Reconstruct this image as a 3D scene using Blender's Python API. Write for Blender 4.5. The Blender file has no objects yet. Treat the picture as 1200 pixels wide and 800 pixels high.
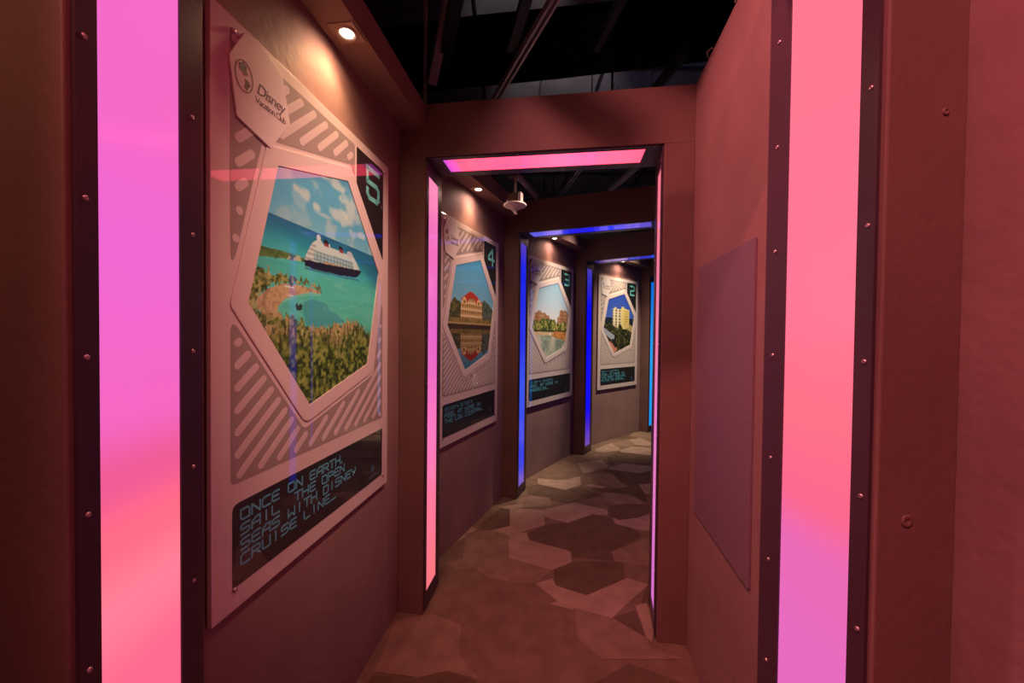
import bpy, bmesh, math, random
import numpy as np
from mathutils import Vector, Matrix

scene = bpy.context.scene
COL = scene.collection

# ------------------------------------------------------------ camera, world, exposure
CAM_ROLL = 0.0104
CAM_PITCH = 7.6 / 450.0
cd = bpy.data.cameras.new('camera')
cd.sensor_fit = 'HORIZONTAL'
cd.sensor_width = 36.0
cd.lens = 36.0 * 450.0 / 1200.0
cd.clip_start = 0.02
cam = bpy.data.objects.new('camera', cd)
COL.objects.link(cam)
fwd = Vector((0, math.cos(CAM_PITCH), -math.sin(CAM_PITCH)))
up0 = Vector((0, math.sin(CAM_PITCH), math.cos(CAM_PITCH)))
rt0 = Vector((1, 0, 0))
cr, sr = math.cos(CAM_ROLL), math.sin(CAM_ROLL)
rt = rt0 * cr + up0 * sr
up = up0 * cr - rt0 * sr
m = Matrix((rt, up, -fwd)).transposed().to_4x4()
m.translation = Vector((0, 0, 1.5))
cam.matrix_world = m
scene.camera = cam

scene.view_settings.view_transform = 'Standard'
scene.view_settings.look = 'None'
scene.view_settings.gamma = 1.0
scene.view_settings.use_curve_mapping = False
scene.view_settings.exposure = 0.0

world = bpy.data.worlds.new('world')
world.use_nodes = True
world.node_tree.nodes['Background'].inputs[0].default_value = (0.62, 0.42, 0.42, 1)
world.node_tree.nodes['Background'].inputs[1].default_value = 0.012
scene.world = world

STRIP = 1.0          # brightness of the light panels
RED_BOOST = 1.15      # the pink LEDs are much stronger in red than the eye sees clipped
ADDED_FILL = 1.0          # strength of the fill lights added in the void
SPILL = 8.0         # wide spill of each downlight
SPILL_COL = (1.0, .54, .32)
SPOT = 11.0           # watts of each downlight
SPOT_COL = (1.0, 0.60, 0.27)

# ------------------------------------------------------------ helpers
def lin(c):
    return tuple(((v / 255.0) / 12.92 if v / 255.0 <= 0.04045 else ((v / 255.0 + 0.055) / 1.055) ** 2.4) for v in c)

def tag(o, label=None, cat=None, group=None, kind=None):
    if label: o['label'] = label
    if cat: o['category'] = cat
    if group: o['group'] = group
    if kind: o['kind'] = kind
    return o

def empty(name, loc=(0, 0, 0), rz=0.0):
    o = bpy.data.objects.new(name, None)
    COL.objects.link(o)
    o.empty_display_size = 0.1
    o.location = loc
    o.rotation_euler = (0, 0, rz)
    return o

def link(name, bm, mats, parent=None, smooth=False):
    bmesh.ops.recalc_face_normals(bm, faces=bm.faces[:])
    me = bpy.data.meshes.new(name)
    bm.to_mesh(me)
    bm.free()
    if not isinstance(mats, (list, tuple)): mats = [mats]
    for mm in mats: me.materials.append(mm)
    if smooth:
        for p in me.polygons: p.use_smooth = True
    o = bpy.data.objects.new(name, me)
    COL.objects.link(o)
    if parent: o.parent = parent
    return o

def box(bm, x0, x1, y0, y1, z0, z1, mi=0):
    v = [bm.verts.new(p) for p in ((x0, y0, z0), (x1, y0, z0), (x1, y1, z0), (x0, y1, z0),
                                   (x0, y0, z1), (x1, y0, z1), (x1, y1, z1), (x0, y1, z1))]
    for f in ((0, 3, 2, 1), (4, 5, 6, 7), (0, 1, 5, 4), (1, 2, 6, 5), (2, 3, 7, 6), (3, 0, 4, 7)):
        fc = bm.faces.new([v[i] for i in f]); fc.material_index = mi

def prism(bm, poly, t0, t1, put, mi=0):
    """poly: 2d points, put(a, b, t) -> xyz; closed slab between t0 and t1"""
    n = len(poly)
    A = [bm.verts.new(put(a, b, t0)) for a, b in poly]
    B = [bm.verts.new(put(a, b, t1)) for a, b in poly]
    for f in (A[::-1], B):
        fc = bm.faces.new(f); fc.material_index = mi
    for i in range(n):
        j = (i + 1) % n
        fc = bm.faces.new((A[i], A[j], B[j], B[i])); fc.material_index = mi

XY = lambda a, b, t: (a, b, t)           # plan polygon, t = height
SZ = lambda a, b, t: (a, t, b)           # elevation polygon on a wall, t = depth

def disc(cx, cz, r, n=24, rz=None):
    rz = rz or r
    return [(cx + r * math.cos(2 * math.pi * i / n), cz + rz * math.sin(2 * math.pi * i / n)) for i in range(n)]

def lathe(bm, prof, n=28, M=None, mi=0):
    """prof: (radius, height) from one end to the other, capped"""
    rings = []
    for r, h in prof:
        ring = []
        for i in range(n):
            a = 2 * math.pi * i / n
            p = Vector((r * math.cos(a), r * math.sin(a), h))
            if M: p = M @ p
            ring.append(bm.verts.new(p))
        rings.append(ring)
    for a, b in zip(rings, rings[1:]):
        for i in range(n):
            fc = bm.faces.new((a[i], a[(i + 1) % n], b[(i + 1) % n], b[i])); fc.material_index = mi
    bm.faces.new(rings[0][::-1]).material_index = mi
    bm.faces.new(rings[-1]).material_index = mi

def bar(bm, p, q, w, h, mi=0):
    p, q = Vector(p), Vector(q)
    d = (q - p).normalized()
    s = d.cross(Vector((0, 0, 1)))
    if s.length < 1e-4: s = Vector((1, 0, 0))
    s.normalize(); u = s.cross(d).normalized()
    vs = []
    for e in (p, q):
        for a, b in ((-1, -1), (1, -1), (1, 1), (-1, 1)):
            vs.append(bm.verts.new(e + s * a * w / 2 + u * b * h / 2))
    for f in ((0, 3, 2, 1), (4, 5, 6, 7), (0, 1, 5, 4), (1, 2, 6, 5), (2, 3, 7, 6), (3, 0, 4, 7)):
        bm.faces.new([vs[i] for i in f]).material_index = mi

def tube(bm, pts, r, n=8):
    pts = [Vector(p) for p in pts]
    rings = []
    for i, p in enumerate(pts):
        d = (pts[min(i + 1, len(pts) - 1)] - pts[max(i - 1, 0)]).normalized()
        s = d.cross(Vector((0.31, 0.2, 0.93))).normalized(); u = s.cross(d)
        rings.append([bm.verts.new(p + s * r * math.cos(2 * math.pi * k / n) + u * r * math.sin(2 * math.pi * k / n)) for k in range(n)])
    for a, b in zip(rings, rings[1:]):
        for k in range(n): bm.faces.new((a[k], a[(k + 1) % n], b[(k + 1) % n], b[k]))
    bm.faces.new(rings[0][::-1]); bm.faces.new(rings[-1])

# ------------------------------------------------------------ materials
def mat(name, col, rough=0.6, metal=0.0, coat=0.0, spec=0.5, noise=0.0, nscale=6.0, bump=0.0, bscale=120.0, col2=None):
    m = bpy.data.materials.new(name)
    m.use_nodes = True
    nt = m.node_tree
    b = nt.nodes['Principled BSDF']
    b.inputs['Base Color'].default_value = (*col, 1)
    b.inputs['Roughness'].default_value = rough
    b.inputs['Metallic'].default_value = metal
    b.inputs['Specular IOR Level'].default_value = spec
    b.inputs['Coat Weight'].default_value = coat
    b.inputs['Coat Roughness'].default_value = 0.02; b.inputs['Coat IOR'].default_value = 1.95
    if noise or bump:
        tc = nt.nodes.new('ShaderNodeTexCoord')
    if noise:
        n = nt.nodes.new('ShaderNodeTexNoise'); n.inputs['Scale'].default_value = nscale
        n.inputs['Detail'].default_value = 5.0
        nt.links.new(tc.outputs['Object'], n.inputs['Vector'])
        r = nt.nodes.new('ShaderNodeValToRGB')
        c2 = col2 or tuple(v * (1 - noise) for v in col)
        r.color_ramp.elements[0].position = 0.35; r.color_ramp.elements[0].color = (*c2, 1)
        r.color_ramp.elements[1].position = 0.65; r.color_ramp.elements[1].color = (*col, 1)
        nt.links.new(n.outputs['Fac'], r.inputs['Fac'])
        nt.links.new(r.outputs['Color'], b.inputs['Base Color'])
    if bump:
        n2 = nt.nodes.new('ShaderNodeTexNoise'); n2.inputs['Scale'].default_value = bscale
        n2.inputs['Detail'].default_value = 3.0
        nt.links.new(tc.outputs['Object'], n2.inputs['Vector'])
        bp = nt.nodes.new('ShaderNodeBump'); bp.inputs['Strength'].default_value = bump
        bp.inputs['Distance'].default_value = 0.01
        nt.links.new(n2.outputs['Fac'], bp.inputs['Height'])
        nt.links.new(bp.outputs['Normal'], b.inputs['Normal'])
    return m

M = {}
M['plaster'] = mat('rough_plaster', (0.275, 0.165, 0.150), 0.65, spec=0.2, noise=0.16, nscale=3.5, bump=0.25, bscale=28)
M['frame'] = mat('portal_plaster', (0.190, 0.105, 0.085), 0.6, noise=0.18, nscale=3.0, bump=0.15, bscale=40)
M['plate'] = mat('dark_trim_plate', (0.060, 0.030, 0.046), 0.38, noise=0.1, nscale=4)
M['screw'] = mat('screw_metal', (0.55, 0.42, 0.42), 0.35, metal=0.8)
M['hatch'] = mat('access_panel_paint', (0.200, 0.125, 0.150), 0.45, noise=0.08, nscale=2)
M['white'] = mat('poster_board', (0.66, 0.56, 0.52), 0.5, coat=1.0)
M['pill'] = mat('poster_stripe', (0.62, 0.52, 0.48), 0.5, coat=1.0)
M['grey'] = mat('poster_grey', (0.33, 0.275, 0.245), 0.5, coat=1.0)
M['black'] = mat('poster_black', (0.012, 0.014, 0.012), 0.45, coat=1.0)
M['cyan'] = mat('caption_cyan', (0.10, 0.46, 0.58), 0.5, coat=1.0)
M['dimcyan'] = mat('emblem_blue', (0.05, 0.15, 0.24), 0.5, coat=1.0)
M['numeral'] = mat('numeral_cyan', (0.16, 0.66, 0.64), 0.5, coat=1.0)
M['tagwhite'] = mat('tag_white', (0.72, 0.64, 0.60), 0.5, coat=1.0)
M['logo'] = mat('logo_grey', (0.12, 0.08, 0.08), 0.5, coat=1.0)
M['sensorwhite'] = mat('sensor_white', (0.75, 0.62, 0.60), 0.4)
M['sensorbrown'] = mat('sensor_brown', (0.09, 0.05, 0.04), 0.5)
M['steel'] = mat('galvanised_steel', (0.48, 0.44, 0.44), 0.45, metal=0.4)
M['darksteel'] = mat('black_painted_steel', (0.012, 0.011, 0.013), 0.5)
M['unlit_black'] = mat('unlit_ceiling_black', (0.004, 0.0035, 0.004), 0.8, spec=0.1)  # near-black for the sheet that stands in for unlit ceiling
M['void'] = mat('ceiling_slab', (0.22, 0.20, 0.21), 0.9, spec=0.1, noise=0.4, nscale=2.5, bump=0.4, bscale=30)
M['housing'] = mat('downlight_plate', (0.36, 0.24, 0.19), 0.5)
M['wire'] = mat('pale_wire', (0.55, 0.40, 0.32), 0.5)

def emis(name, col, strength, rough=0.3):
    m = bpy.data.materials.new(name); m.use_nodes = True
    b = m.node_tree.nodes['Principled BSDF']
    b.inputs['Base Color'].default_value = (0.1, 0.1, 0.1, 1)
    b.inputs['Roughness'].default_value = rough
    b.inputs['Emission Color'].default_value = (*col, 1)
    b.inputs['Emission Strength'].default_value = strength
    return m
M['lens'] = emis('lamp_lens', (1.0, 0.86, 0.62), 9.0)

def strip_mat(name, axis, lo, hi, stops, k=1.0, red=1.0):
    """edge-lit acrylic whose LEDs change colour along its length"""
    m = bpy.data.materials.new(name); m.use_nodes = True
    nt = m.node_tree; b = nt.nodes['Principled BSDF']
    b.inputs['Base Color'].default_value = (0.02, 0.02, 0.02, 1)
    b.inputs['Roughness'].default_value = 0.12
    tc = nt.nodes.new('ShaderNodeTexCoord'); sp = nt.nodes.new('ShaderNodeSeparateXYZ')
    nt.links.new(tc.outputs['Object'], sp.inputs[0])
    mr = nt.nodes.new('ShaderNodeMapRange')
    mr.inputs['From Min'].default_value = lo; mr.inputs['From Max'].default_value = hi
    nt.links.new(sp.outputs[axis], mr.inputs['Value'])
    r = nt.nodes.new('ShaderNodeValToRGB'); nt.links.new(mr.outputs['Result'], r.inputs['Fac'])
    r.color_ramp.interpolation = 'EASE'
    st = sorted(((p - lo) / (hi - lo), c) for p, c in stops)
    el = r.color_ramp.elements
    el[0].position = st[0][0]; el[0].color = (*lin(st[0][1]), 1)
    el[1].position = st[-1][0]; el[1].color = (*lin(st[-1][1]), 1)
    for p, c in st[1:-1]:
        e = el.new(p); e.color = (*lin(c), 1)
    vm = nt.nodes.new('ShaderNodeVectorMath'); vm.operation = 'MULTIPLY'
    vm.inputs[1].default_value = (red, 1, 1)
    nt.links.new(r.outputs['Color'], vm.inputs[0])
    nt.links.new(vm.outputs[0], b.inputs['Emission Color'])
    b.inputs['Emission Strength'].default_value = k
    return m

# ------------------------------------------------------------ plan of the curving corridor
TH = {0: -18.0, 1: -4.5, 2: 8.0, 3: 21.0, 4: 34.0, 5: 47.0}
F = {0: (-.444, -1.01), 1: (-.605, .52), 2: (-.464, 2.029), 3: (.054, 3.481), 4: (.91, 4.80), 5: (2.125, 5.968)}
OPEN_W, DEPTH, PILLAR, OPEN_H, TOP = 1.20, 0.26, 0.14, 2.43, 2.70

def loc(k, x, y):
    t = math.radians(TH[k]); fx, fy = F[k]
    return (fx + x * math.cos(t) + y * math.sin(t), fy - x * math.sin(t) + y * math.cos(t))

# ------------------------------------------------------------ floor: carpet laid in overlapping angular shapes
PATCHES = [
    (1, [(-0.432, 2.49), (-0.296, 2.413), (-0.217, 2.436), (-0.13, 2.351), (0.015, 2.302), (0.157, 2.295), (0.269, 2.147), (0.23, 2.121), (0.347, 2.073), (0.343, 1.816), (-0.234, 1.808), (-0.249, 1.956), (-0.414, 2.038)]),
    (3, [(0.281, 3.273), (0.571, 3.427), (0.833, 3.286), (0.827, 3.187), (0.697, 3.204), (0.46, 3.052), (0.287, 3.138)]),
    (0, [(0.127, 2.864), (0.287, 3.031), (0.46, 3.052), (0.697, 3.204), (0.857, 3.132), (0.997, 2.897), (0.964, 2.82), (0.706, 2.647), (0.698, 2.534), (0.42, 2.578), (0.417, 2.655), (0.14, 2.789)]),
    (3, [(-0.009, 2.877), (0.129, 2.896), (0.14, 2.789), (0.423, 2.642), (0.413, 2.517), (0.267, 2.429), (-0.006, 2.558)]),
    (3, [(-0.003, 3.307), (0.281, 3.273), (0.277, 3.014), (-0.001, 2.846), (-0.14, 2.922), (-0.002, 2.991)]),
    (0, [(-0.23, 3.02), (-0.077, 3.305), (-0.003, 3.266), (-0.002, 2.991), (-0.14, 2.922), (-0.248, 2.936)]),
    (2, [(-0.331, 2.871), (-0.14, 2.922), (-0.009, 2.846), (-0.006, 2.558), (-0.172, 2.471), (-0.296, 2.413), (-0.432, 2.49), (-0.313, 2.54)]),
    (2, [(-0.217, 2.436), (-0.14, 2.507), (-0.006, 2.558), (0.267, 2.429), (0.157, 2.295), (0.015, 2.302), (-0.13, 2.351)]),
    (0, [(0.282, 2.434), (0.411, 2.517), (0.698, 2.534), (0.748, 2.511), (0.716, 2.355), (0.447, 2.194), (0.277, 2.277)]),
    (3, [(0.157, 2.295), (0.266, 2.347), (0.277, 2.277), (0.447, 2.194), (0.729, 2.355), (0.84, 2.296), (0.549, 2.02), (0.356, 2.089), (0.269, 2.147)]),
    (3, [(0.23, 2.121), (0.281, 2.147), (0.364, 2.106), (0.347, 2.073)]),
    (2, [(0.706, 2.647), (1.049, 2.837), (1.184, 2.781), (1.055, 2.469), (0.915, 2.467), (0.698, 2.534)]),
    (3, [(0.839, 3.132), (1.192, 3.234), (1.32, 3.106), (1.083, 2.931), (1.014, 2.946), (0.949, 2.977), (0.842, 3.043)]),
    (0, [(0.549, 2.02), (0.693, 2.078), (0.684, 1.885), (0.587, 1.953)]),
    (3, [(0.703, 2.111), (0.772, 2.137), (0.764, 1.985), (0.701, 1.859), (0.684, 1.885)]),
    (2, [(0.356, 2.089), (0.549, 2.02), (0.627, 1.94), (0.684, 1.885), (0.687, 1.82), (0.829, 1.761), (0.431, 1.756), (0.341, 1.867)]),
    (2, [(0.034, 3.436), (0.175, 3.578), (0.369, 3.512), (0.363, 3.357), (0.108, 3.31)]),
    (3, [(-0.106, 3.325), (0.11, 3.394), (0.098, 3.309), (-0.04, 3.286)]),
    (3, [(0.283, 3.999), (0.532, 3.953), (0.738, 4.066), (0.71, 3.838), (0.537, 3.706), (0.278, 3.827)]),
    (1, [(0.669, 4.539), (0.784, 4.497), (0.783, 4.162), (0.532, 3.953), (0.326, 4.036)]),
    (3, [(0.791, 4.497), (1.099, 4.623), (1.128, 4.397), (1.09, 4.332), (0.825, 4.164), (0.786, 4.182)]),
    (0, [(0.154, 3.759), (0.279, 3.843), (0.537, 3.706), (0.686, 3.773), (0.86, 3.595), (0.53, 3.408), (0.365, 3.471), (0.358, 3.526), (0.16, 3.592)]),
    (2, [(0.905, 4.147), (1.106, 4.172), (1.132, 3.917), (1.196, 3.786), (1.072, 3.751), (0.953, 3.828)]),
    (3, [(0.737, 3.806), (0.817, 3.858), (0.97, 3.796), (0.896, 3.753)]),
    (0, [(1.021, 4.289), (1.108, 4.292), (1.403, 4.18), (1.573, 4.265), (1.671, 4.149), (1.438, 3.891), (1.301, 3.871), (1.196, 3.786), (1.132, 3.917), (1.106, 4.172)]),
    (3, [(1.117, 4.354), (1.34, 4.492), (1.627, 4.413), (1.751, 4.352), (1.573, 4.265), (1.403, 4.18), (1.108, 4.292)]),
    (0, [(1.192, 4.748), (1.437, 4.994), (1.775, 4.818), (1.859, 4.624), (1.635, 4.435), (1.34, 4.492), (1.146, 4.441)]),
    (3, [(1.428, 5.022), (1.653, 5.204), (1.885, 5.123), (2.002, 4.986), (1.775, 4.818), (1.421, 4.939)]),
    (3, [(1.118, 5.067), (1.42, 5.382), (1.44, 5.319), (1.443, 5.137), (1.445, 5.022), (1.198, 4.904), (1.091, 4.944)]),
    (2, [(1.42, 5.382), (1.716, 5.525), (1.717, 5.267), (1.452, 5.108), (1.415, 5.225)]),
    (3, [(1.716, 5.525), (1.901, 5.635), (1.996, 5.403), (1.927, 5.213), (1.717, 5.267)]),
    (3, [(1.295, 3.854), (1.438, 3.891), (1.53, 3.795), (1.34, 3.622), (1.284, 3.635)]),
    (2, [(0.866, 3.624), (0.943, 3.686), (1.139, 3.602), (1.229, 3.412), (0.957, 3.38), (0.874, 3.456)]),
    (0, [(0.794, 3.744), (1.072, 3.751), (1.295, 3.854), (1.284, 3.635), (1.229, 3.412), (1.139, 3.602), (0.898, 3.655)]),
    (0, [(0.859, 3.352), (1.022, 3.407), (1.22, 3.386), (1.355, 3.338), (1.05, 3.144), (0.892, 3.107), (0.817, 3.183)]),
    (0, [(0.381, 1.635), (0.549, 1.735), (0.748, 1.64), (0.824, 1.57), (0.603, 1.443), (0.308, 1.44), (0.224, 1.541)]),
    (2, [(-0.42, 2.036), (-0.245, 1.956), (-0.233, 1.774), (-0.125, 1.642), (-0.277, 1.685), (-0.394, 1.651), (-0.593, 1.674), (-0.595, 1.978)]),
    (0, [(-0.599, 1.661), (-0.394, 1.651), (-0.277, 1.685), (-0.136, 1.636), (-0.176, 1.516), (-0.403, 1.482), (-0.615, 1.532)]),
]


def carpet(name, c):
    m = mat(name, c, 0.95, spec=0.05, noise=0.22, nscale=9, bump=0.6, bscale=260)
    return m
CARPET = [carpet('carpet_dark', (0.125, 0.080, 0.055)), carpet('carpet_brown', (0.185, 0.118, 0.085)),
          carpet('carpet_mid', (0.230, 0.150, 0.110)), carpet('carpet_pale', (0.330, 0.225, 0.170))]
bm = bmesh.new()
prism(bm, [(-2.2, -3), (5.5, -3), (5.5, 8.5), (-2.2, 8.5)], -0.1, 0.0, XY, 1)
rng = random.Random(4)
def in_patch(x, y):
    for _, pl in PATCHES:
        c = False
        for i in range(len(pl)):
            x1, y1 = pl[i]; x2, y2 = pl[i - 1]
            if (y1 > y) != (y2 > y) and x < (x2 - x1) * (y - y1) / (y2 - y1) + x1: c = not c
        if c: return True
    return False
kk = 0
for i in range(-5, 13):
    for j in range(-8, 24):
        cx = i * 0.52 + (0.26 if j % 2 else 0) + rng.uniform(-.05, .05); cy = j * 0.36 + rng.uniform(-.04, .04)
        if not (-2 < cx < 5.2 and -2.7 < cy < 8.2): continue
        if -0.6 < cx < 0.75 and 1.6 < cy < 2.6: continue
        sh = rng.choice([0, 0, 2, 3, 3]); w, d = rng.uniform(.2, .33), rng.uniform(.17, .24)
        pts = [(-w, rng.uniform(-.08, .02)), (-w * .3, -d), (w * .45, -d * .9), (w, rng.uniform(-.02, .08)), (w * .35, d), (-w * .5, d * .9)]
        if any(in_patch(cx + a, cy + b) for a, b in pts + [(0, 0)]): continue
        kk += 1
        bm.faces.new([bm.verts.new((cx + a, cy + b, 0.0004 + kk * 0.000002)) for a, b in pts]).material_index = sh
for i, (sh, pl) in enumerate(PATCHES):
    z = 0.0012 + i * 0.00006
    f = bm.faces.new([bm.verts.new((a, b, z)) for a, b in pl]); f.material_index = sh
bmesh.ops.triangulate(bm, faces=[f for f in bm.faces if len(f.verts) > 4])
fl = link('floor', bm, CARPET); tag(fl, kind='structure')
for p in fl.data.polygons:
    if p.center.z > 0 and p.normal.z < 0: p.flip()

# ------------------------------------------------------------ walls and soffits between the portals
def seg(p, q):
    L = math.dist(p, q); return L, math.atan2(q[1] - p[1], q[0] - p[0])

def wall_left(k):
    p, q = loc(k, -PILLAR, DEPTH), loc(k + 1, -PILLAR, 0)
    L, a = seg(p, q)
    bm = bmesh.new(); box(bm, 0, L, 0, 0.09, 0, TOP)
    o = link('wall_left', bm, M['plaster']); o.location = (*p, 0); o.rotation_euler.z = a
    tag(o, kind='structure')
    bm = bmesh.new()
    box(bm, 0.0, L, -0.135, -0.0005, 2.58, TOP)
    s = link('trim_%d' % (k + 1), bm, M['plaster']); s.location = (*p, 0); s.rotation_euler.z = a
    tag(s, kind='structure')
    return p, a, L

def wall_right(k):
    p, q = loc(k, OPEN_W + PILLAR, DEPTH), loc(k + 1, OPEN_W + PILLAR, 0)
    L, a = seg(p, q)
    bm = bmesh.new(); box(bm, 0, L + .006, -0.09, 0, 0, TOP)
    o = link('wall_right', bm, M['plaster']); o.location = (*p, 0); o.rotation_euler.z = a
    tag(o, kind='structure')
    return p, a, L

LEFT = {k: wall_left(k) for k in range(0, 5)}
RIGHT = {k: wall_right(k) for k in range(0, 5)}
# wall closing the corridor behind the viewer
bm = bmesh.new()
p, q = loc(0, -1.0, -1.0), loc(0, 2.2, -1.0)
L, a = seg(p, q); box(bm, 0, L, -0.1, 0, 0, TOP)
o = link('wall_back', bm, M['plaster']); o.location = (*p, 0); o.rotation_euler.z = a; tag(o, kind='structure')
# and the turn past the last portal
bm = bmesh.new()
p, q = loc(5, -1.0, 1.6), loc(5, 2.2, 1.6)
L, a = seg(p, q); box(bm, 0, L, 0, 0.1, 0, TOP)
o = link('wall_end', bm, M['plaster']); o.location = (*p, 0); o.rotation_euler.z = a; tag(o, kind='structure')

# ------------------------------------------------------------ portals with light panels
PINK = dict(
    left=[(0.1, (250, 105, 140)), (0.93, (250, 106, 142)), (1.07, (250, 128, 152)), (1.18, (246, 108, 135)), (1.27, (226, 92, 150)), (1.38, (230, 104, 196)), (1.63, (226, 104, 208)), (1.9, (230, 106, 198)), (2.34, (232, 110, 205))],
    right=[(0.1, (200, 95, 200)), (0.87, (216, 106, 192)), (1.08, (220, 106, 182)), (1.2, (236, 104, 140)), (1.35, (251, 112, 136)), (1.6, (253, 118, 148)), (2.34, (252, 120, 142))],
    top=[(0.08, (240, 110, 170)), (0.6, (250, 120, 170)), (1.12, (250, 115, 140))])
SCHEME = {
    0: PINK, 1: PINK,
    2: dict(left=[(0.1, (236, 118, 128)), (0.5, (240, 120, 150)), (0.9, (238, 120, 190)), (1.5, (216, 96, 196)), (2.0, (228, 112, 190)), (2.34, (240, 140, 185))],
            right=[(0.1, (200, 110, 200)), (0.9, (214, 120, 190)), (1.6, (226, 122, 150)), (2.34, (232, 120, 140))],
            top=[(0.08, (130, 80, 215)), (0.12, (170, 90, 200)), (0.16, (240, 96, 140)), (0.5, (246, 110, 160)), (0.75, (248, 125, 185)), (1.0, (246, 116, 160)), (1.12, (240, 108, 150))]),
    3: dict(left=[(0.1, (110, 80, 180)), (0.3, (50, 60, 225)), (1.0, (50, 80, 235)), (1.5, (28, 40, 225)), (2.1, (20, 30, 230)), (2.34, (80, 60, 190))],
            right=[(0.1, (40, 50, 220)), (2.34, (40, 50, 220))],
            top=[(0.08, (90, 90, 225)), (0.35, (80, 75, 225)), (0.4, (30, 25, 225)), (0.9, (25, 35, 235)), (0.95, (90, 75, 215)), (1.12, (95, 75, 195))]),
    4: dict(left=[(0.1, (100, 60, 170)), (0.35, (60, 20, 200)), (0.6, (4, 4, 240)), (1.8, (4, 4, 240)), (2.2, (50, 40, 190)), (2.34, (70, 60, 180))],
            right=[(0.1, (10, 20, 230)), (2.34, (10, 20, 230))],
            top=[(0.08, (50, 30, 120)), (0.5, (60, 50, 180)), (0.8, (40, 50, 190)), (1.12, (20, 90, 230))]),
    5: dict(left=[(0.1, (20, 150, 235)), (1.2, (30, 160, 240)), (2.34, (8, 110, 225))],
            right=[(0.1, (10, 120, 230)), (2.34, (10, 120, 230))],
            top=[(0.08, (20, 120, 230)), (1.12, (20, 120, 230))]),
}
PORTAL_LABEL = {
    0: 'portal frame just behind the viewpoint with pink light panels, out of the picture',
    1: 'nearest portal frame, its tall pink light panels cut off by top and bottom of photo',
    2: 'portal frame with pink light panels and a pink lintel light, seen whole across the corridor',
    3: 'portal frame with blue light panels between poster 4 and poster 3',
    4: 'portal frame with deep pure blue light panel between poster 3 and poster 2',
    5: 'farthest portal frame with a light cyan-blue light panel, beyond poster 2',
}
LY0, LY1 = 0.040, 0.192       # light slot across the reveal
PY0, PY1 = 0.010, 0.248       # dark plate across the reveal
PT = 0.006

def frame_plate(bm, a0, a1, b0, b1, ia0, ia1, ib0, ib1, t0, t1, put):
    """flat plate with a rectangular slot"""
    o = [(a0, b0), (a1, b0), (a1, b1), (a0, b1)]; i = [(ia0, ib0), (ia1, ib0), (ia1, ib1), (ia0, ib1)]
    V = [[bm.verts.new(put(a, b, t)) for a, b in ring] for ring in (o, i) for t in (t0, t1)]
    O0, O1, I0, I1 = V
    for k in range(4):
        j = (k + 1) % 4
        for f in ((O0[k], O0[j], I0[j], I0[k]), (O1[k], I1[k], I1[j], O1[j]), (O0[k], O1[k], O1[j], O0[j]), (I0[k], I0[j], I1[j], I1[k])):
            bm.faces.new(f)

def make_screw(kind, parent, a, b, s):
    bm = bmesh.new()
    if kind == 'jamb': R = Matrix.Translation((s[0], a, b)) @ Matrix.Rotation(math.pi / 2 * s[1], 4, 'Y')
    else: R = Matrix.Translation((a, b, s[0])) @ Matrix.Rotation(math.pi, 4, 'X')
    lathe(bm, [(0.0042, -0.001), (0.0042, 0.0008), (0.003, 0.0022), (0.0012, 0.0026), (0.001, 0.0012)], 12, R)
    o = link('screw', bm, M['screw'], parent, True)
    return o

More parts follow.
